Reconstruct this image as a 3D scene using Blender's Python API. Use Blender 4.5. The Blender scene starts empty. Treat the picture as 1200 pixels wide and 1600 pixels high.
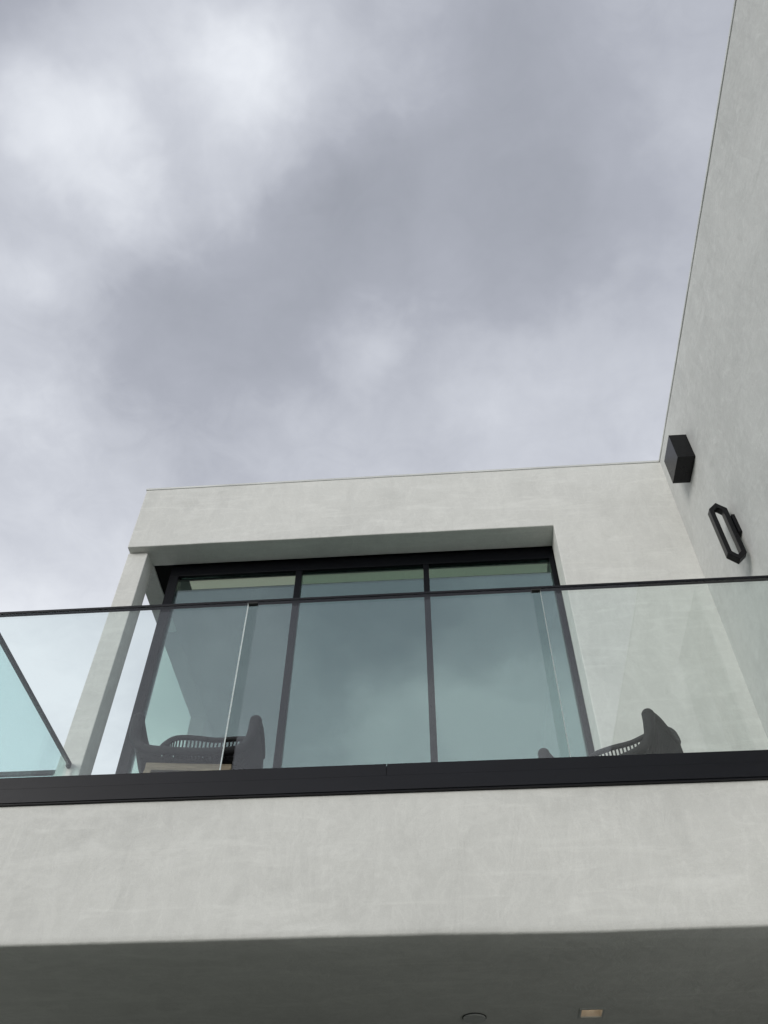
import bpy, bmesh, math, random
from mathutils import Vector, Matrix, noise

S = bpy.context.scene
C = S.collection
EYE = 1.6                      # camera height above the ground

# ------------------------------------------------------------------ camera
yaw, pitch, roll = -0.08378145, 0.86141735, 0.010454
fwd = Vector((math.sin(yaw)*math.cos(pitch), math.cos(yaw)*math.cos(pitch), math.sin(pitch)))
rgt = Vector((math.cos(yaw), -math.sin(yaw), 0))
upv = rgt.cross(fwd)
r2 = math.cos(roll)*rgt + math.sin(roll)*upv
u2 = -math.sin(roll)*rgt + math.cos(roll)*upv
cd = bpy.data.cameras.new('camera')
cam = bpy.data.objects.new('camera', cd); C.objects.link(cam)
cam.matrix_world = Matrix((
    (r2.x, u2.x, -fwd.x, 0), (r2.y, u2.y, -fwd.y, 0), (r2.z, u2.z, -fwd.z, EYE), (0, 0, 0, 1)))
cd.sensor_fit = 'VERTICAL'; cd.sensor_height = 36.0; cd.sensor_width = 27.0
cd.lens = 36.0*1346.08/1600.0
cd.clip_start = 0.05; cd.clip_end = 3000
S.camera = cam

def pix_dir(x, y):             # direction a photograph point looks in (used for the cloud cover only)
    return (r2*((x-600)/1346.08) + u2*(-(y-800)/1346.08) + fwd).normalized()

# ------------------------------------------------------------------ world: overcast sky
W = bpy.data.worlds.new('World'); S.world = W; W.use_nodes = True
nt = W.node_tree; N = nt.nodes; L = nt.links
for n in list(N): N.remove(n)
SUN_EL, SUN_AZ = math.radians(14), math.radians(219)   # low veiled sun behind the camera, a little to its left
out = N.new('ShaderNodeOutputWorld'); bg = N.new('ShaderNodeBackground')
bg.inputs['Strength'].default_value = 0.1
L.new(bg.outputs[0], out.inputs[0])
sky = N.new('ShaderNodeTexSky'); sky.sky_type = 'NISHITA'; sky.sun_disc = False
sky.sun_elevation = SUN_EL; sky.sun_rotation = SUN_AZ
tc = N.new('ShaderNodeTexCoord')
def math_node(op, a=None, b=None, clamp=False):
    m = N.new('ShaderNodeMath'); m.operation = op; m.use_clamp = clamp
    for i, v in enumerate((a, b)):
        if v is None: continue
        if isinstance(v, (int, float)): m.inputs[i].default_value = v
        else: L.new(v, m.inputs[i])
    return m.outputs[0]
sep = N.new('ShaderNodeSeparateXYZ'); L.new(tc.outputs['Generated'], sep.inputs[0])
den = math_node('ADD', math_node('ABSOLUTE', sep.outputs[2]), 0.35)
dv = N.new('ShaderNodeCombineXYZ')
for i in range(3): L.new(den, dv.inputs[i])
vd = N.new('ShaderNodeVectorMath'); vd.operation = 'DIVIDE'
L.new(tc.outputs['Generated'], vd.inputs[0]); L.new(dv.outputs[0], vd.inputs[1])
def cloud_noise(scale, detail, rough, dist, off):
    mp = N.new('ShaderNodeMapping'); mp.inputs['Location'].default_value = off
    L.new(vd.outputs[0], mp.inputs[0])
    t = N.new('ShaderNodeTexNoise'); t.inputs['Scale'].default_value = scale
    t.inputs['Detail'].default_value = detail; t.inputs['Roughness'].default_value = rough
    t.inputs['Distortion'].default_value = dist
    L.new(mp.outputs[0], t.inputs['Vector']); return t.outputs['Fac']
n1 = cloud_noise(2.6, 6, 0.56, 0.5, (3.1, 1.7, 0.4))
n2 = cloud_noise(7.5, 5, 0.6, 0.3, (8.3, 4.2, 2.0))
acc = math_node('ADD', math_node('MULTIPLY', math_node('SUBTRACT', n1, 0.5), 0.34),
                math_node('MULTIPLY', math_node('SUBTRACT', n2, 0.5), 0.34))
n3 = cloud_noise(19, 5, 0.62, 1.1, (2.2, 6.1, 1.3))      # fine wisps, stronger where the cloud is thin
acc = math_node('ADD', acc, math_node('MULTIPLY', math_node('SUBTRACT', n3, 0.5), math_node('MULTIPLY', n1, 0.34)))
wn = N.new('ShaderNodeTexNoise'); wn.inputs['Scale'].default_value = 4.0; wn.inputs['Detail'].default_value = 5; wn.inputs['Roughness'].default_value = .6
L.new(vd.outputs[0], wn.inputs['Vector'])
ws = N.new('ShaderNodeVectorMath'); ws.operation = 'SUBTRACT'; L.new(wn.outputs['Color'], ws.inputs[0]); ws.inputs[1].default_value = (.5, .5, .5)
wm = N.new('ShaderNodeVectorMath'); wm.operation = 'MULTIPLY_ADD'; L.new(ws.outputs[0], wm.inputs[0]); wm.inputs[1].default_value = (.24, .24, .24)
L.new(tc.outputs['Generated'], wm.inputs[2])
wz = N.new('ShaderNodeVectorMath'); wz.operation = 'NORMALIZE'; L.new(wm.outputs[0], wz.inputs[0]); wdir = wz.outputs[0]
# cloud thins towards the horizon
acc = math_node('ADD', acc, math_node('MULTIPLY', math_node('SUBTRACT', 0.80, sep.outputs[2]), 0.42))
lo = N.new('ShaderNodeMapRange'); lo.interpolation_type = 'SMOOTHSTEP'; lo.inputs['From Min'].default_value = .74; lo.inputs['From Max'].default_value = .42
lo.inputs['To Min'].default_value = 0; lo.inputs['To Max'].default_value = .34; L.new(sep.outputs[2], lo.inputs['Value'])
acc = math_node('ADD', acc, lo.outputs['Result'])
# broad banks of thinner (bright) and thicker (dark) cloud
for (px, py, rad, w, mirror) in (
        (230, 170, 270, .36, 0), (60, 300, 220, .24, 0), (420, 150, 190, .14, 0), (520, 20, 230, .22, 0), (0, 30, 170, -.05, 0),
        (600, 540, 110, .13, 0), (640, 470, 130, .06, 0), (60, 880, 330, .22, 0), (640, 720, 300, .10, 0), (960, 690, 300, .22, 0),
        (1090, 300, 220, .12, 0), (1030, 90, 220, .10, 0), (170, 1150, 330, .08, 0), (10, 540, 200, .18, 0),
        (740, 260, 330, -.17, 0), (420, 380, 300, -.18, 0), (180, 430, 220, -.10, 0), (190, 690, 190, -.08, 0), (900, 200, 260, -.08, 0),
        (660, 1200, 190, .26, 1), (890, 1190, 210, .28, 1), (560, 950, 190, -.14, 1), (760, 1040, 130, .08, 1)):   # the last four: cloud seen in the door glass
    d = pix_dir(px, py)
    if mirror: d.y = -d.y
    vm = N.new('ShaderNodeVectorMath'); vm.operation = 'DOT_PRODUCT'
    L.new(wdir, vm.inputs[0]); vm.inputs[1].default_value = d
    mr = N.new('ShaderNodeMapRange'); mr.interpolation_type = 'SMOOTHERSTEP'
    mr.inputs['From Min'].default_value = math.cos(math.atan(rad/1346.0)); mr.inputs['From Max'].default_value = 1.0
    mr.inputs['To Min'].default_value = 0; mr.inputs['To Max'].default_value = w
    L.new(vm.outputs['Value'], mr.inputs['Value'])
    acc = math_node('ADD', acc, mr.outputs['Result'])
fac = math_node('ADD', acc, 0.425, clamp=True)
cr = N.new('ShaderNodeValToRGB'); L.new(fac, cr.inputs[0])
e = cr.color_ramp.elements
e[0].position = 0.0; e[0].color = (0.345, 0.365, 0.418, 1)
e[1].position = 1.0; e[1].color = (0.87, 0.90, 0.955, 1)
m_ = cr.color_ramp.elements.new(0.35); m_.color = (0.435, 0.456, 0.520, 1)
m_ = cr.color_ramp.elements.new(0.68); m_.color = (0.625, 0.650, 0.715, 1)
sc = N.new('ShaderNodeVectorMath'); sc.operation = 'SCALE'; sc.inputs['Scale'].default_value = 10.0
L.new(cr.outputs[0], sc.inputs[0])
mx = N.new('ShaderNodeMix'); mx.data_type = 'RGBA'; mx.inputs['Factor'].default_value = 0.96
L.new(sky.outputs[0], mx.inputs['A']); L.new(sc.outputs[0], mx.inputs['B'])
L.new(mx.outputs['Result'], bg.inputs['Color'])

# ------------------------------------------------------------------ sun behind the cloud
sd = bpy.data.lights.new('sun', 'SUN'); sd.energy = 1.5; sd.angle = math.radians(25); sd.color = (1.0, 0.97, 0.92)
sun = bpy.data.objects.new('sun', sd); C.objects.link(sun)
sdir = Vector((math.sin(SUN_AZ)*math.cos(SUN_EL), math.cos(SUN_AZ)*math.cos(SUN_EL), math.sin(SUN_EL)))
sun.rotation_euler = sdir.to_track_quat('Z', 'Y').to_euler()
sun.location = (-6, -10, 20)

S.render.engine = 'CYCLES'
S.view_settings.view_transform = 'Standard'; S.view_settings.look = 'None'
S.view_settings.exposure = 0.0; S.view_settings.gamma = 1.0; S.view_settings.use_curve_mapping = False
S.cycles.max_bounces = 12; S.cycles.diffuse_bounces = 5; S.cycles.glossy_bounces = 6
S.cycles.transmission_bounces = 8; S.cycles.transparent_max_bounces = 40

# ------------------------------------------------------------------ materials
class Mat:
    def __init__(s, name):
        s.m = bpy.data.materials.new(name); s.m.use_nodes = True
        s.n = s.m.node_tree.nodes; s.l = s.m.node_tree.links
        s.b = s.n['Principled BSDF']
    def noise(s, scale, detail=4, rough=.55, vec=None, dist=0.0):
        t = s.n.new('ShaderNodeTexNoise'); t.inputs['Scale'].default_value = scale
        t.inputs['Detail'].default_value = detail; t.inputs['Roughness'].default_value = rough
        t.inputs['Distortion'].default_value = dist
        if vec is not None: s.l.new(vec, t.inputs['Vector'])
        return t.outputs['Fac']
    def coord(s, sc=(1, 1, 1)):
        g = s.n.new('ShaderNodeTexCoord'); mp = s.n.new('ShaderNodeMapping')
        mp.inputs['Scale'].default_value = sc
        s.l.new(g.outputs['Object'], mp.inputs[0]); return mp.outputs[0]
    def ramp(s, fac, stops):
        r = s.n.new('ShaderNodeValToRGB'); s.l.new(fac, r.inputs[0])
        el = r.color_ramp.elements
        el[0].position, el[0].color = stops[0][0], (*stops[0][1], 1)
        el[1].position, el[1].color = stops[-1][0], (*stops[-1][1], 1)
        for p, c in stops[1:-1]:
            x = el.new(p); x.color = (*c, 1)
        return r.outputs[0]
    def mix(s, fac, a, b, mode='MIX'):
        m = s.n.new('ShaderNodeMix'); m.data_type = 'RGBA'; m.blend_type = mode
        if isinstance(fac, (int, float)): m.inputs['Factor'].default_value = fac
        else: s.l.new(fac, m.inputs['Factor'])
        for k, v in (('A', a), ('B', b)):
            if isinstance(v, tuple): m.inputs[k].default_value = (*v, 1)
            else: s.l.new(v, m.inputs[k])
        return m.outputs['Result']
    def math(s, op, a, b=None):
        m = s.n.new('ShaderNodeMath'); m.operation = op
        for i, v in enumerate((a, b)):
            if v is None: continue
            if isinstance(v, (int, float)): m.inputs[i].default_value = v
            else: s.l.new(v, m.inputs[i])
        return m.outputs[0]
    def bump(s, h, strength, dist, prev=None):
        b = s.n.new('ShaderNodeBump'); b.inputs['Strength'].default_value = strength
        b.inputs['Distance'].default_value = dist
        s.l.new(h, b.inputs['Height'])
        if prev is not None: s.l.new(prev, b.inputs['Normal'])
        return b.outputs[0]
    def set(s, **k):
        for a, v in k.items():
            i = s.b.inputs[{'color': 'Base Color', 'rough': 'Roughness', 'metal': 'Metallic', 'normal': 'Normal', 'spec': 'Specular IOR Level'}[a]]
            if isinstance(v, tuple): i.default_value = (*v, 1)
            elif isinstance(v, (int, float)): i.default_value = v
            else: s.l.new(v, i)
        return s.m

def stucco(name, tint, depth=1.0):
    k = Mat(name)
    flat = k.coord((1.0, 1.0, 1.5)); tall = k.coord((2.2, 2.2, .8))
    a = k.noise(1.1, 5, .6, flat, .4)          # big cloudy trowel tone
    b = k.noise(4.2, 6, .62, tall, .8)         # hand sized marks
    c = k.noise(38, 4, .6, flat)               # sand
    tone = k.math('ADD', k.math('MULTIPLY', a, .55), k.math('MULTIPLY', b, .45))
    col = k.ramp(tone, ((.28, tuple(t*.80 for t in tint)), (.43, tuple(t*.93 for t in tint)), (.55, tint), (.70, tuple(min(1, t*1.08) for t in tint))))
    col = k.mix(.10, col, k.ramp(c, ((.3, (.35, .35, .34)), (.7, (.8, .8, .78)))), 'MULTIPLY')
    ln = k.noise(2.6, 5, .6, k.coord((1.6, 1.6, 1.1)), 2.2)     # thin overlapping trowel edges
    rd = k.math('MULTIPLY', k.math('ABSOLUTE', k.math('SUBTRACT', ln, .5)), 26.0)
    rd = k.math('MAXIMUM', k.math('SUBTRACT', 1.0, rd), 0.0)
    col = k.mix(k.math('MULTIPLY', k.math('MULTIPLY', rd, b), .42), col, tuple(min(1, t*1.16) for t in tint))
    gr = k.noise(210, 2, .7, flat)                               # sand grain
    col = k.mix(.16, col, k.ramp(gr, ((.30, tuple(t*.70 for t in tint)), (.70, tuple(min(1, t*1.22) for t in tint)))))
    g_ = k.n.new('ShaderNodeTexCoord'); mp_ = k.n.new('ShaderNodeMapping'); mp_.inputs['Rotation'].default_value = (.5, .6, .4); mp_.inputs['Scale'].default_value = (1.0, 5.5, 5.5)
    k.l.new(g_.outputs['Object'], mp_.inputs[0])
    st = k.noise(2.4, 5, .62, mp_.outputs[0], .9)                # slanting trowel sweeps
    col = k.mix(k.math('MULTIPLY', k.ramp(st, ((.52, (0, 0, 0)), (.66, (1, 1, 1)))), .30), col, tuple(min(1, t*1.18) for t in tint))
    # a few damp looking smudges
    sm = k.noise(2.3, 7, .68, k.coord((1.3, 1.3, 1.0)), 1.4)
    col = k.mix(k.math('MULTIPLY', k.ramp(sm, ((.60, (0, 0, 0)), (.78, (1, 1, 1)))), .28), col, tuple(t*.72 for t in tint))
    n = k.bump(k.noise(3.0, 3, .5, flat, .6), .5*depth, .02)
    n = k.bump(b, .32*depth, .012, n)
    n = k.bump(st, .15*depth, .008, n)
    n = k.bump(k.noise(120, 3, .6, flat), .20*depth, .003, n)
    return k.set(color=col, rough=.82, normal=n, spec=.25)
M = {}
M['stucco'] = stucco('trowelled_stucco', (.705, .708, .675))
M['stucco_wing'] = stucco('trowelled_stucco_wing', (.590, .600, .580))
def metal(name, colr, rough, spec=.5):
    k = Mat(name)
    v = k.noise(9, 4, .6, k.coord((.3, 1, 1)))
    col = k.ramp(v, ((.3, tuple(c*.85 for c in colr)), (.7, tuple(c*1.15 for c in colr))))
    r = k.math('ADD', k.math('MULTIPLY', k.noise(30, 3, .6, k.coord()), .16), rough-.08)
    return k.set(color=col, rough=r, spec=spec)
M['charcoal'] = metal('charcoal_powder_coat', (.0065, .007, .010), .42, .27)
M['black'] = metal('black_metal', (.0035, .0035, .0045), .30, .25)
M['bronze_black'] = metal('dark_anodised_frame', (.004, .0045, .0065), .36, .15)
M['coping'] = metal('pale_grey_coping_metal', (.60, .61, .59), .5)
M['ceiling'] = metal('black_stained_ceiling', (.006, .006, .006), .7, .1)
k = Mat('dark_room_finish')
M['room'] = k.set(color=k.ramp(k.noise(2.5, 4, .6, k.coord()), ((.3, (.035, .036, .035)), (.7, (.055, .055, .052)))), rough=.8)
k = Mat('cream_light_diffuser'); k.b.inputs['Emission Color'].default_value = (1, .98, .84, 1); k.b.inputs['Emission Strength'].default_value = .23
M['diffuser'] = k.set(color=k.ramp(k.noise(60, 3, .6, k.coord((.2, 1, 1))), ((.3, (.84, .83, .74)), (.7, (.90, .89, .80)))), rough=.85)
k = Mat('paving')
M['ground'] = k.set(color=k.ramp(k.noise(.8, 6, .6, k.coord()), ((.3, (.062, .072, .058)), (.7, (.098, .110, .090)))), rough=.9)
k = Mat('balcony_deck')
M['deck'] = k.set(color=k.ramp(k.noise(6, 5, .6, k.coord()), ((.3, (.085, .083, .078)), (.7, (.13, .127, .12)))), rough=.75)
k = Mat('tan_teak')
wv = k.noise(14, 5, .6, k.coord((1, 8, 8)))
M['teak'] = k.set(color=k.ramp(wv, ((.3, (.20, .155, .105)), (.7, (.34, .27, .19)))), rough=.6)
k = Mat('charcoal_rope')
M['rope'] = k.set(color=k.ramp(k.noise(160, 2, .5, k.coord()), ((.35, (.010, .010, .011)), (.65, (.024, .0235, .025)))), rough=.8, spec=.3)
k = Mat('lamp_reflector')
M['reflector'] = k.set(color=k.ramp(k.noise(30, 3, .5, k.coord()), ((.3, (.74, .65, .54)), (.7, (.82, .74, .63)))), rough=.45)
k = Mat('dim_warm_bulb'); k.b.inputs['Emission Color'].default_value = (1, .90, .76, 1); k.b.inputs['Emission Strength'].default_value = 1.25
M['bulb'] = k.set(color=k.ramp(k.noise(20, 2, .5, k.coord()), ((.3, (.6, .55, .5)), (.7, (.7, .65, .6)))), rough=.5)
k = Mat('soft_seal'); M['seal'] = k.set(color=k.ramp(k.noise(20, 2, .5, k.coord()), ((.3, (.012, .012, .012)), (.7, (.02, .02, .02)))), rough=.6)
k = Mat('polished_glass_edge'); M['edge'] = k.set(color=k.ramp(k.noise(12, 3, .5, k.coord()), ((.3, (.88, .95, .94)), (.7, (.95, 1.0, .99)))), rough=.3)
kb = k.n.new('ShaderNodeBsdfTranslucent'); kb.inputs[0].default_value = (.95, 1.0, .99, 1)
km = k.n.new('ShaderNodeMixShader'); km.inputs[0].default_value = .65
k.l.new(k.b.outputs[0], km.inputs[1]); k.l.new(kb.outputs[0], km.inputs[2]); 
kt = k.n.new('ShaderNodeBsdfTransparent'); kg = k.n.new('ShaderNodeNewGeometry'); kx = k.n.new('ShaderNodeMixShader')   # from within the sheet an edge is clear
k.l.new(kg.outputs['Backfacing'], kx.inputs[0]); k.l.new(km.outputs[0], kx.inputs[1]); k.l.new(kt.outputs[0], kx.inputs[2]); k.l.new(kx.outputs[0], k.n['Material Output'].inputs[0])

def glass(name, tint, r0, wave=0.0, refl=(.93, 1.0, .985)):
    """a pane face: tinted see-through, longer path at a slant, plus a mirror share by Schlick's law"""
    k = Mat(name); n, l = k.n, k.l
    n.remove(k.b); o = n['Material Output']
    geo = n.new('ShaderNodeNewGeometry')
    dt = n.new('ShaderNodeVectorMath'); dt.operation = 'DOT_PRODUCT'
    l.new(geo.outputs['Incoming'], dt.inputs[0]); l.new(geo.outputs['True Normal'], dt.inputs[1])
    ca = k.math('ABSOLUTE', dt.outputs['Value'])
    inside = k.math('SQRT', k.math('SUBTRACT', 1.0, k.math('DIVIDE', k.math('SUBTRACT', 1.0, k.math('MULTIPLY', ca, ca)), 2.31)))
    path = k.math('DIVIDE', 1.0, inside)
    cx = n.new('ShaderNodeCombineColor')
    for i, t in enumerate(tint): l.new(k.math('POWER', t, path), cx.inputs[i])
    fr = k.math('ADD', k.math('MULTIPLY', k.math('POWER', k.math('SUBTRACT', 1.0, ca), 5.0), 1-r0), r0)
    tr = n.new('ShaderNodeBsdfTransparent'); l.new(cx.outputs[0], tr.inputs[0])
    gl = n.new('ShaderNodeBsdfGlossy'); gl.inputs['Roughness'].default_value = 0.0
    gl.inputs['Color'].default_value = (*refl, 1)
    if wave:
        l.new(k.bump(k.noise(1.2, 2, .4, k.coord()), wave, .02), gl.inputs['Normal'])
    ms = n.new('ShaderNodeMixShader')
    l.new(fr, ms.inputs[0]); l.new(tr.outputs[0], ms.inputs[1]); l.new(gl.outputs[0], ms.inputs[2])
    l.new(ms.outputs[0], o.inputs[0])
    return k.m
M['glass'] = glass('railing_glass', (.955, .985, .978), .060, 0.0, (1.0, .985, .99))
M['return_glass'] = glass('return_railing_glass', (.86, .955, .95), .045)
M['door_glass'] = glass('tinted_door_glass', (.72, .82, .765), .23, .03, (.82, 1.0, .98))
M['clear_door_glass'] = glass('clearer_door_glass', (.93, .975, .94), .17, .03, (.84, 1.0, .98))
M['side_glass'] = glass('side_window_glass', (.86, .93, .90), .05)

# ------------------------------------------------------------------ helpers
def z(v): return v + EYE
def link(name, bm, mats, parent=None, smooth=False):
    me = bpy.data.meshes.new(name); bmesh.ops.recalc_face_normals(bm, faces=bm.faces[:])
    if smooth:
        for f in bm.faces: f.smooth = True
    bm.to_mesh(me); bm.free()
    if not isinstance(mats, (list, tuple)): mats = [mats]
    for m in mats: me.materials.append(M[m])
    o = bpy.data.objects.new(name, me); C.objects.link(o)
    if parent is not None:
        o.parent = parent
        off = parent.location.copy() if parent.type == 'EMPTY' else Vector((0, 0, 0))   # meshes are laid out in place
        o.matrix_parent_inverse = Matrix.Translation(-off)
    return o
def tag(o, label, cat, group=None, kind=None):
    o['label'] = label; o['category'] = cat
    if group: o['group'] = group
    if kind: o['kind'] = kind
    return o
def empty(name, loc, label, cat, group=None):
    o = bpy.data.objects.new(name, None); C.objects.link(o); o.location = loc
    o.empty_display_size = .2
    return tag(o, label, cat, group)
def box(bm, x0, x1, y0, y1, z0, z1, bev=0.0, mi=0):
    vs = [bm.verts.new((x, y, w)) for x in (x0, x1) for y in (y0, y1) for w in (z0, z1)]
    fs = [bm.faces.new([vs[i] for i in q]) for q in ((0, 1, 3, 2), (4, 6, 7, 5), (0, 4, 5, 1), (2, 3, 7, 6), (0, 2, 6, 4), (1, 5, 7, 3))]
    for f in fs: f.material_index = mi
    if bev:
        ed = list({e for f in fs for e in f.edges})
        bmesh.ops.bevel(bm, geom=ed, offset=bev, segments=2, affect='EDGES', profile=.6)
    return fs
def bx(name, mats, parent, x0, x1, y0, y1, z0, z1, bev=0.003):
    bm = bmesh.new(); box(bm, x0, x1, y0, y1, z(z0), z(z1), bev)
    return link(name, bm, mats, parent)
def tube(bm, pts, rad, seg=8, closed=False, cap=True):
    pts = [Vector(p) for p in pts]; n = len(pts); rings = []
    if not isinstance(rad, (list, tuple)): rad = [rad]*n
    ref = None
    for i, p in enumerate(pts):
        a = pts[(i-1) % n] if (closed or i > 0) else p
        b = pts[(i+1) % n] if (closed or i < n-1) else p
        t = (b-a).normalized()
        if ref is None:
            ref = t.orthogonal().normalized()
        ref = (ref - t*ref.dot(t))
        if ref.length < 1e-5: ref = t.orthogonal()
        ref.normalize(); s = t.cross(ref)
        rings.append([bm.verts.new(p + (ref*math.cos(q)+s*math.sin(q))*rad[i]) for q in (2*math.pi*j/seg for j in range(seg))])
    for i in range(n if closed else n-1):
        A, B = rings[i], rings[(i+1) % n]
        for j in range(seg):
            bm.faces.new((A[j], A[(j+1) % seg], B[(j+1) % seg], B[j]))
    if cap and not closed:
        bm.faces.new(rings[0][::-1]); bm.faces.new(rings[-1])
def wob(x, y, w, s, amp):
    return noise.noise(Vector((x*s, y*s, w*s)))*amp
def bev_mod(o, w, seg=2):
    m = o.modifiers.new('soft_edge', 'BEVEL'); m.width = w; m.segments = seg; m.limit_method = 'ANGLE'; m.angle_limit = math.radians(40)
def frange(a, b, step, extra=()):
    n = max(1, round((b-a)/step)); r = [a+(b-a)*i/n for i in range(n+1)]
    for x in extra:
        if a < x < b:
            j = min(range(1, len(r)-1), key=lambda q: abs(r[q]-x)); r[j] = x
    return sorted(r)
def plaster(name, mat, parent, us, vs, keep, place, thick, amp=.0022, bevel=.007):
    """a hand plastered slab: grid of cells (u, v) that keep(u, v) accepts, pushed back by thick, with uneven face and arrises"""
    bm = bmesh.new(); V = {}
    def vert(i, j):
        if (i, j) not in V: V[(i, j)] = bm.verts.new((us[i], vs[j], 0))
        return V[(i, j)]
    fs = []
    for i in range(len(us)-1):
        for j in range(len(vs)-1):
            if keep((us[i]+us[i+1])/2, (vs[j]+vs[j+1])/2):
                fs.append(bm.faces.new((vert(i, j), vert(i+1, j), vert(i+1, j+1), vert(i, j+1))))
    ex = bmesh.ops.extrude_face_region(bm, geom=fs)
    for g in ex['geom']:
        if isinstance(g, bmesh.types.BMVert): g.co.z = thick
    for v in bm.verts:
        u, w, d = v.co
        push = 0 if d else wob(u, w, 1.7, 1.3, amp) + wob(u, w, 5.1, 4.5, amp*.5)
        dv = wob(u, d, 3.3, 1.6, amp*1.3)
        v.co = place(u, w + dv, d + push)
    bmesh.ops.recalc_face_normals(bm, faces=bm.faces[:])
    o = link(name, bm, mat, parent)
    bev_mod(o, bevel)
    return o

# ------------------------------------------------------------------ ground
bm = bmesh.new()
R_ = 1500
vs_ = [bm.verts.new(p) for p in ((-R_, -R_, 0), (R_, -R_, 0), (R_, R_, 0), (-R_, R_, 0))]
bm.faces.new(vs_)
g = link('ground', bm, 'ground'); g['kind'] = 'structure'

# ------------------------------------------------------------------ the house
YF, YR = 4.372, 4.587          # front and back of the plastered portal
XL, XJ, XW = -2.352, .912, 1.86
SOF, TOP = 4.854, 5.549
house = empty('white_house', (0, 5, 0), 'white stucco modern house with balcony, flat roof and tall side wall', 'house')

# portal: fascia above the doors and the pier right of them
us = frange(XL, XW+.06, .11, (XJ,)); vs_ = frange(1.60, TOP, .10, (SOF,))
front = plaster('front_wall', 'stucco', house, us, vs_, lambda u, w: w > SOF or u > XJ,
                lambda u, w, d: (u, YF+d, z(w)), YR-YF)
for a, b in ((XL-.004, -.3012), (-.2988, XW-.006)):
    bx('coping', 'coping', front, a, b, YF-.005, YR+.2, TOP-.002, TOP+.019, .002)
# roof deck behind the portal
bx('roof', 'stucco', house, XL+.003, XW+.3, YR, 9.6, SOF+.06, TOP-.03, .004)
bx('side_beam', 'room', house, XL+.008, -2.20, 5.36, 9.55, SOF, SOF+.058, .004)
bx('side_beam', 'stucco', house, XL+.008, -2.20, YR, 5.358, SOF, SOF+.058, .004)
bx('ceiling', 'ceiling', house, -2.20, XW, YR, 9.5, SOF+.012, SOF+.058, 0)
# column at the free corner
us = frange(-2.361, -2.205, .05); vs_ = frange(1.60, SOF-.001, .12)
plaster('column', 'stucco', house, us, vs_, lambda u, w: True, lambda u, w, d: (u, 4.436+d, z(min(w, SOF-.001))), .166, .0012, .006)
# room behind the doors
bx('room_floor', 'deck', house, -2.34, 2.1, 4.60, 9.6, 1.62, 1.90, 0)
bx('room_back_wall', 'room', house, -2.2, XW, 9.3, 9.5, 1.9, SOF+.012, 0)
bx('room_side_wall', 'room', house, .96, 1.1, YR+.12, 9.3, 1.9, SOF+.012, 0)
bx('rear_pier', 'room', house, -2.345, -2.2, 6.545, 6.79, 1.9, SOF, .005)
bx('rear_pier', 'room', house, -2.345, -2.2, 7.9, 9.55, 1.9, SOF, .005)
bx('lower_wall', 'room', house, -2.2, XW, 4.35, 4.55, -EYE, 1.33, 0)
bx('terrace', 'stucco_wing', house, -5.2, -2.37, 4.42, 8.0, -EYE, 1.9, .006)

# right wing wall, with a window towards the camera that only the glass mirrors
WY0, WY1, WZ0, WZ1 = .787, 1.578, 2.3, 4.354
us = frange(-7.0, YF+.10, .16, (WY0, WY1)); vs_ = frange(-EYE, TOP+.002, .16, (WZ0, WZ1))
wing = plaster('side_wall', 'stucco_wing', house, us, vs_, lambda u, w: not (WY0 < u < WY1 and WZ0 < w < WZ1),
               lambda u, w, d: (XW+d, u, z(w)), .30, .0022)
for a, b in ((-7.02, -1.2512), (-1.2488, 1.2988), (1.3012, YF+.45)):
    bx('coping', 'coping', wing, XW-.005, XW+.32, a, b, TOP+.003, TOP+.024, .002)
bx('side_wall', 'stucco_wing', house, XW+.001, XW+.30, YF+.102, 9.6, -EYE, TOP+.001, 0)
bm = bmesh.new()
for a in ((WY0, WY0+.05, WZ0, WZ1), (WY1-.05, WY1, WZ0, WZ1), (WY0+.05, WY1-.05, WZ0, WZ0+.05), (WY0+.05, WY1-.05, WZ1-.05, WZ1)):
    box(bm, XW+.16, XW+.22, a[0], a[1], z(a[2]), z(a[3]), .002)
wf = link('window', bm, 'bronze_black', house)
bx('pane', 'door_glass', wf, XW+.185, XW+.195, WY0+.05, WY1-.05, WZ0+.05, WZ1-.05, 0)

bx('window_niche', 'room', house, XW+.301, XW+.34, WY0-.2, WY1+.2, WZ0-.2, WZ1+.2, 0)

# balcony slab: swept profile with a soft arris and a hole for the downlight
SB, ST, BY0, BY1, BX0 = 1.317, 1.872, 3.076, 4.62, -2.335
HX0, HX1, HY0, HY1 = .4905, .5775, 3.777, 3.862
us = frange(BX0, XW-.002, .09, (HX0, HX1))
prof = [(BY0, ST-(ST-SB-.030)*i/6) for i in range(7)] + [(BY0, SB+.009)] + [(BY0+.003, SB+.004), (BY0+.010, SB)]
prof += [(yy, SB) for yy in (3.25, 3.45, 3.65, HY0, HY1, 4.05, 4.3, BY1)] + [(BY1, ST), (BY0+.3, ST)]
bm = bmesh.new(); rows = []
for u in us:
    row = []
    for i, (yy, zz) in enumerate(prof):
        dy = wob(u, zz, 2.2, 1.3, .004)+wob(u, zz, 9, 5, .0012) if i < 8 else (wob(u, SB, 2.2, 1.3, .004) if i < 10 else 0)
        dz = wob(u, 1, 7.7, 1.15, .006)+wob(u, 1, 2.7, 4, .0016) if 6 < i < 10 else (wob(u, yy, 3.1, 1.6, .002) if 10 <= i < 13 else 0)
        row.append(bm.verts.new((u, yy+dy, z(zz+dz))))
    rows.append(row)
n = len(prof)
for a in range(len(us)-1):
    for i in range(n):
        j = (i+1) % n
        if abs(us[a]-HX0) < 1e-6 and abs(prof[i][0]-HY0) < 1e-6: continue
        bm.faces.new((rows[a][i], rows[a+1][i], rows[a+1][j], rows[a][j]))
for row in (rows[0], rows[-1]): bm.faces.new(row)
balc = link('balcony', bm, 'stucco', house)
for f in balc.data.polygons: f.use_smooth = True
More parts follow.
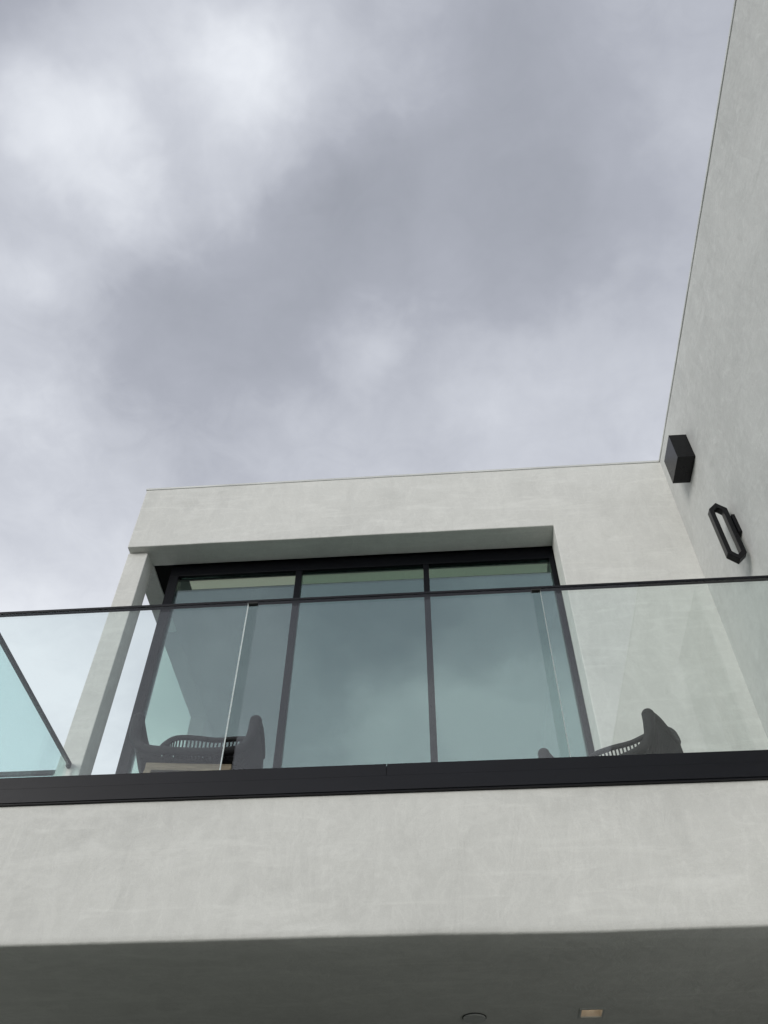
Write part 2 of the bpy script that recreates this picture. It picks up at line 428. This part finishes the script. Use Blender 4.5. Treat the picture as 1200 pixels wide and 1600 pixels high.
ms = balc.modifiers.new('edges', 'EDGE_SPLIT'); ms.split_angle = math.radians(50)
bx('deck_tiles', 'deck', balc, BX0+.02, XW-.01, 3.16, 4.598, ST+.001, 1.90, .002)

# sliding door
YD0, YD1 = 4.600, 4.655
bm = bmesh.new()
box(bm, -2.052, XJ-.002, YD0, YD0+.045, z(4.742), z(SOF-.002), .003)
door = link('sliding_door', bm, 'bronze_black', house)
bx('door_post', 'bronze_black', door, -2.052, -1.980, YD0-.004, YD1+.02, 1.903, 4.741, .003)
bx('door_post', 'bronze_black', door, .874, .9105, YD0-.004, YD1+.02, 1.903, 4.741, .003)
bx('mullion', 'bronze_black', door, -1.062, -1.013, YD0+.002, YD1, 1.95, 4.741, .003)
bx('mullion', 'bronze_black', door, -.083, -.040, YD0+.002, YD1, 1.95, 4.741, .003)
for a, b in ((-1.979, -1.063), (-1.012, -.084), (-.039, .873)):
    bx('sill_rail', 'bronze_black', door, a, b, YD0+.004, YD1-.002, 1.903, 1.985, .002)
    bx('pane', 'clear_door_glass' if a < -1.5 else 'door_glass', door, a, b, 4.624, 4.634, 1.985, 4.741, 0)
# fixed side window of the room
bm = bmesh.new()
box(bm, -2.05, -2.00, 4.68, 6.54, z(1.903), z(1.96), .002)
sw = link('side_window', bm, 'bronze_black', house)
bx('pane', 'side_glass', sw, -2.030, -2.020, 4.68, 6.54, 1.96, SOF+.012, 0)

# pale strip light inside the head of the doors
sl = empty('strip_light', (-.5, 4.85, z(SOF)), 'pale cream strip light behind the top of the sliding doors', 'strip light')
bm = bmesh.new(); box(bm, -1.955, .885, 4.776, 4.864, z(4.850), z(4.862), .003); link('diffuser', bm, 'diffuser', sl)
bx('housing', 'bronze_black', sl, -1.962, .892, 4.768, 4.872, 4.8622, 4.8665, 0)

# ------------------------------------------------------------------ glass railings
def pane(name, parent, x0, x1, y0, y1, z0, z1, thin, mat='glass'):
    bm = bmesh.new(); fs = box(bm, x0, x1, y0, y1, z(z0), z(z1))
    bm.normal_update()
    for f in fs:
        if abs(f.normal[thin]) < .5: f.material_index = 1
    return link(name, bm, [mat, 'edge'], parent)
GY0, GY1 = 3.0830, 3.1020
rail = empty('glass_railing', (-.2, 3.1, z(ST)), 'frameless glass railing with charcoal base along the front balcony edge', 'railing')
for a, b in ((-2.262, -.935), (-.884, .472), (.513, 1.840)):
    pane('glass_panel', rail, a, b, GY0, GY1, 1.93, 2.966, 1)
bx('top_rail', 'charcoal', rail, -2.290, 1.848, GY0-.003, GY1+.004, 2.9655, 2.979, .0015)
for a in (-.9095, .4925):
    bx('rail_joiner', 'seal', rail, a-.024, a+.024, GY0-.001, GY1+.002, 2.957, 2.965, 0)
shoe = bx('base_shoe', 'charcoal', rail, -2.320, 1.856, 3.063, 3.135, 1.8735, 1.990, .002)
SEAM = -.2356
for a, b in ((-2.322, SEAM-.0015), (SEAM+.0015, 1.855)):
    bx('cover_strip', 'charcoal', shoe, a, b, 3.058, 3.0625, 1.943, 1.9965, .0003)
bx('cover_strip', 'charcoal', shoe, -2.322, 1.855, 3.058, 3.0625, 1.8795, 1.9427, .0003)
bx('gasket', 'seal', shoe, -2.30, 1.85, 3.078, 3.107, 1.9902, 1.996, 0)

ret = empty('side_glass_railing', (-2.28, 3.8, z(1.9)), 'glass side railing running back from the balcony corner to the column', 'railing')
pane('glass_panel', ret, -2.290, -2.272, 3.108, 4.40, 1.93, 2.966, 0, 'return_glass')
bx('top_rail', 'charcoal', ret, -2.294, -2.268, 3.107, 4.432, 2.9655, 2.979, .0015)
bx('base_shoe', 'charcoal', ret, -2.318, -2.245, 3.137, 4.43, 1.873, 1.99, .002)
bx('wall_bracket', 'charcoal', ret, -2.291, -2.270, 4.405, 4.4345, 2.945, 2.9648, .002)

far = empty('terrace_glass_railing', (-3.2, 4.49, z(1.9)), 'distant glass railing left of the column behind the balcony', 'railing')
pane('glass_panel', far, -4.9, -2.39, 4.488, 4.499, 1.95, 2.945, 1)
bx('top_rail', 'charcoal', far, -5.1, -2.366, 4.480, 4.506, 2.945, 2.970, .0015)
bx('base_shoe', 'charcoal', far, -5.1, -2.366, 4.46, 4.53, 1.901, 1.99, .002)

# ------------------------------------------------------------------ fittings on the wing wall and soffit
bm = bmesh.new(); box(bm, 1.736, XW-.0005, 3.768, 4.005, z(4.826), z(5.087), .002)
sp = link('wall_lamp', bm, 'black')
tag(sp, 'black box shaped wall lamp high in the corner by the roof edge', 'wall lamp')

def hexring(bm, y0, y1, outer, inner):
    A = [[bm.verts.new((x, yy, w)) for x, w in ring] for yy in (y0, y1) for ring in (outer, inner)]
    n = len(outer)
    o0, i0, o1, i1 = A
    for i in range(n):
        j = (i+1) % n
        bm.faces.new((o0[i], o0[j], i0[j], i0[i])); bm.faces.new((o1[i], i1[i], i1[j], o1[j]))
        bm.faces.new((o0[i], o1[i], o1[j], o0[j])); bm.faces.new((i0[i], i0[j], i1[j], i1[i]))
sc_ = empty('wall_sconce', (XW, 3.65, z(3.63)), 'black elongated hexagon ring wall light fixed to the side wall', 'wall light')
def hexo(x0, x1, z0, z1, ch):
    m = (x0+x1)/2
    return [(m, z(z1)), (x0, z(z1-ch)), (x0, z(z0+ch)), (m, z(z0)), (x1, z(z0+ch)), (x1, z(z1-ch))]
bm = bmesh.new()
hexring(bm, 3.622, 3.670, hexo(1.727, 1.838, 3.645, 4.155, .055), hexo(1.755, 1.809, 3.687, 4.113, .030))
rg = link('light_ring', bm, 'black', sc_); bev_mod(rg, .004, 3)
bx('wall_plate', 'black', sc_, 1.8385, XW-.0005, 3.612, 3.682, 3.868, 4.028, .002)

dl = empty('recessed_downlight', (.534, 3.82, z(SB)), 'small square recessed downlight with tan reflector in the balcony soffit', 'downlight')
bm = bmesh.new()
b0, t0 = z(SB+.001), z(SB+.052)
q = [bm.verts.new(p) for p in ((HX0+.002, HY0+.002, b0), (HX1-.002, HY0+.002, b0), (HX1-.002, HY1-.002, b0), (HX0+.002, HY1-.002, b0),
                               (HX0+.010, HY0+.010, t0), (HX1-.010, HY0+.010, t0), (HX1-.010, HY1-.010, t0), (HX0+.010, HY1-.010, t0))]
for f in ((0, 1, 5, 4), (1, 2, 6, 5), (2, 3, 7, 6), (3, 0, 4, 7), (4, 5, 6, 7)): bm.faces.new([q[i] for i in f])
link('reflector', bm, 'reflector', dl)
bm = bmesh.new()
for a in ((HX0-.006, HX1+.006, HY0-.006, HY0+.002), (HX0-.006, HX1+.006, HY1-.002, HY1+.006), (HX0-.006, HX0+.002, HY0+.002, HY1-.002), (HX1-.002, HX1+.006, HY0+.002, HY1-.002)):
    box(bm, a[0], a[1], a[2], a[3], z(SB-.0035), z(SB+.004))
link('trim', bm, 'stucco_wing', dl)
bm = bmesh.new()
cyl = bmesh.ops.create_cone(bm, cap_ends=True, segments=32, radius1=.012, radius2=.016, depth=.02)
for v in bm.verts: v.co += Vector((.534, 3.82, z(SB+.040)))
link('bulb', bm, 'bulb', dl)

cv = empty('round_ceiling_cover', (.066, 3.84, z(SB)), 'flush round grey cover plate in the balcony soffit', 'cover plate')
bm = bmesh.new()
def disc(bm, r, z0, z1, seg=40):
    a = [bm.verts.new((.066+r*math.cos(t), 3.84+r*math.sin(t), z0)) for t in (2*math.pi*i/seg for i in range(seg))]
    b = [bm.verts.new((v.co.x, v.co.y, z1)) for v in a]
    bm.faces.new(a[::-1]); bm.faces.new(b)
    for i in range(seg): bm.faces.new((a[i], a[(i+1) % seg], b[(i+1) % seg], b[i]))
disc(bm, .049, z(SB-.003), z(SB-.0005)); link('shadow_gap', bm, 'seal', cv)
bm = bmesh.new(); disc(bm, .0455, z(SB-.009), z(SB-.0032)); pl = link('cover', bm, 'stucco_wing', cv)

# ------------------------------------------------------------------ rope armchairs
def lerp_path(pts, t):
    """point at share t of a smooth path through pts"""
    n = len(pts)-1; s = min(max(t, 0), 1)*n; i = min(int(s), n-1); f = s-i
    p = [Vector(pts[max(0, min(n, i+o))]) for o in (-1, 0, 1, 2)]
    return .5*((2*p[1]) + (p[2]-p[0])*f + (2*p[0]-5*p[1]+4*p[2]-p[3])*f*f + (-p[0]+3*p[1]-3*p[2]+p[3])*f**3)
def make_chair():
    root = empty('rope_armchair', (0, 0, 0), 'x', 'armchair', 'rope armchairs on the balcony')
    half = [(.292, -.262, .685), (.300, -.17, .700), (.302, -.05, .700), (.296, .07, .712), (.284, .165, .775),
            (.262, .215, .865), (.215, .250, .930), (.115, .275, .950), (0, .285, .945)]
    rim = [(-x, y, w) for x, y, w in half] + [(x, y, w) for x, y, w in half[-2::-1]]
    hoop_h = [(.292, -.262, .685), (.289, -.281, .615), (.275, -.290, .550), (.235, -.295, .503), (.16, -.298, .486), (0, -.298, .480)]
    hoop = [(-x, y, w) for x, y, w in hoop_h] + [(x, y, w) for x, y, w in hoop_h[-2::-1]]
    low = [(-.225, -.262, .455), (-.24, -.15, .455), (-.245, -.05, .455), (-.245, .07, .455), (-.24, .15, .455), (-.225, .195, .455), (-.19, .22, .455), (-.1, .235, .455), (0, .24, .455)]
    low = low + [(-x, y, w) for x, y, w in low[-2::-1]]
    bm = bmesh.new()
    tube(bm, [lerp_path(rim, i/64) for i in range(65)], [.015+.014*abs(1-i/32)**2.2 for i in range(65)], 10)
    tube(bm, [lerp_path(hoop, i/40) for i in range(41)], [.021+.011*abs(1-i/20)**2 for i in range(41)], 10)
    for s in (-1, 1):   # rounded arm ends
        bmesh.ops.create_uvsphere(bm, u_segments=12, v_segments=8, radius=.032, matrix=Matrix.Translation((s*.292, -.264, .686)))
    link('frame', bm, 'rope', root, True)
    bm = bmesh.new(); bk = bmesh.new()
    for i in range(171):
        t = i/170
        side = t < .30 or t > .70
        if side or i % 2 == 0:
            a, b = lerp_path(rim, t), lerp_path(low, t)
            m = a.lerp(b, .5) + Vector(((.022 if a.x > 0 else -.022) if side else 0, 0 if side else .012, -.01))
            tube(bm if side else bk, [a, a.lerp(m, .5)+(m-a.lerp(b, .5))*.3, m, m.lerp(b, .55)+(m-a.lerp(b, .5))*.25, b], (.0085 if i % 2 else .0055) if side else .0052, 5, cap=False)
    o = link('arm_ropes', bm, 'rope', root, True); o['kind'] = 'stuff'
    o = link('back_ropes', bk, 'rope', root, True); o['kind'] = 'stuff'
    bm = bmesh.new()
    for i in range(75):  # front band and arm fronts
        t = .02+.96*i/74
        a = lerp_path(hoop, t); b = Vector((max(-.225, min(.225, a.x*.82)), -.258, .452))
        tube(bm, [a, a.lerp(b, .5)+Vector((0, -.008, -.008)), b], .0052 if i % 6 else .003, 5, cap=False)
    for i in range(34):  # seat cords
        yy = -.27+.5*i/33
        tube(bm, [(-.236, yy, .462), (0, yy, .452), (.236, yy, .462)], .0064, 5, cap=False)
    for i in range(27):
        xx = -.23+.46*i/26
        tube(bm, [(xx, -.285, .475), (xx, 0, .464), (xx, .235, .470)], .0072, 5, cap=False)
    o = link('seat_ropes', bm, 'rope', root, True); o['kind'] = 'stuff'
    bm = bmesh.new()
    box(bm, -.205, .205, -.255, -.222, .405, .446, .004)
    box(bm, -.205, .205, .190, .222, .405, .446, .004)
    box(bm, -.205, -.172, -.2215, .1895, .407, .445, .003); box(bm, .172, .205, -.2215, .1895, .407, .445, .003)
    link('seat_frame', bm, 'teak', root)
    for sx in (-1, 1):
        for sy in (-1, 1):
            bm = bmesh.new()
            tx, ty = sx*.189, (-.2385 if sy < 0 else .206); fx, fy = sx*.245, (-.285 if sy < 0 else .265)
            a = [(tx-.0165, ty-.0165), (tx+.0165, ty-.0165), (tx+.0165, ty+.0165), (tx-.0165, ty+.0165)]
            t_ = [bm.verts.new((p, q_, .4055)) for p, q_ in a]
            b_ = [bm.verts.new((fx+(p-tx)*.72, fy+(q_-ty)*.72, 0)) for p, q_ in a]
            bm.faces.new(t_); bm.faces.new(b_[::-1])
            for i in range(4): bm.faces.new((t_[i], t_[(i+1) % 4], b_[(i+1) % 4], b_[i]))
            link('leg', bm, 'teak', root)
    return root
def dup(root):
    r = root.copy(); C.objects.link(r)
    for ch in list(root.children):
        c = ch.copy(); C.objects.link(c); c.parent = r
    return r
FL = z(1.9002)
def seat_chair(o, tipl, tipr, label):
    """stand a chair so that its two arm ends come at the given floor plan points"""
    d = Vector((tipr[0]-tipl[0], tipr[1]-tipl[1])); a = math.atan2(d.y, d.x)
    mid = Vector(((tipl[0]+tipr[0])/2, (tipl[1]+tipr[1])/2))
    back = Vector((-math.sin(a), math.cos(a)))
    p = mid + back*.272
    o.location = (p.x, p.y, FL); o.rotation_euler = (0, 0, a); o['label'] = label
c1 = make_chair()
c2 = dup(c1)
seat_chair(c1, (-1.515, 3.478), (-.927, 3.538), 'dark rope armchair on tan legs before the left door panel, facing out')
seat_chair(c2, (.517, 3.917), (1.008, 3.615), 'dark rope armchair turned towards the left beside the right door jamb')
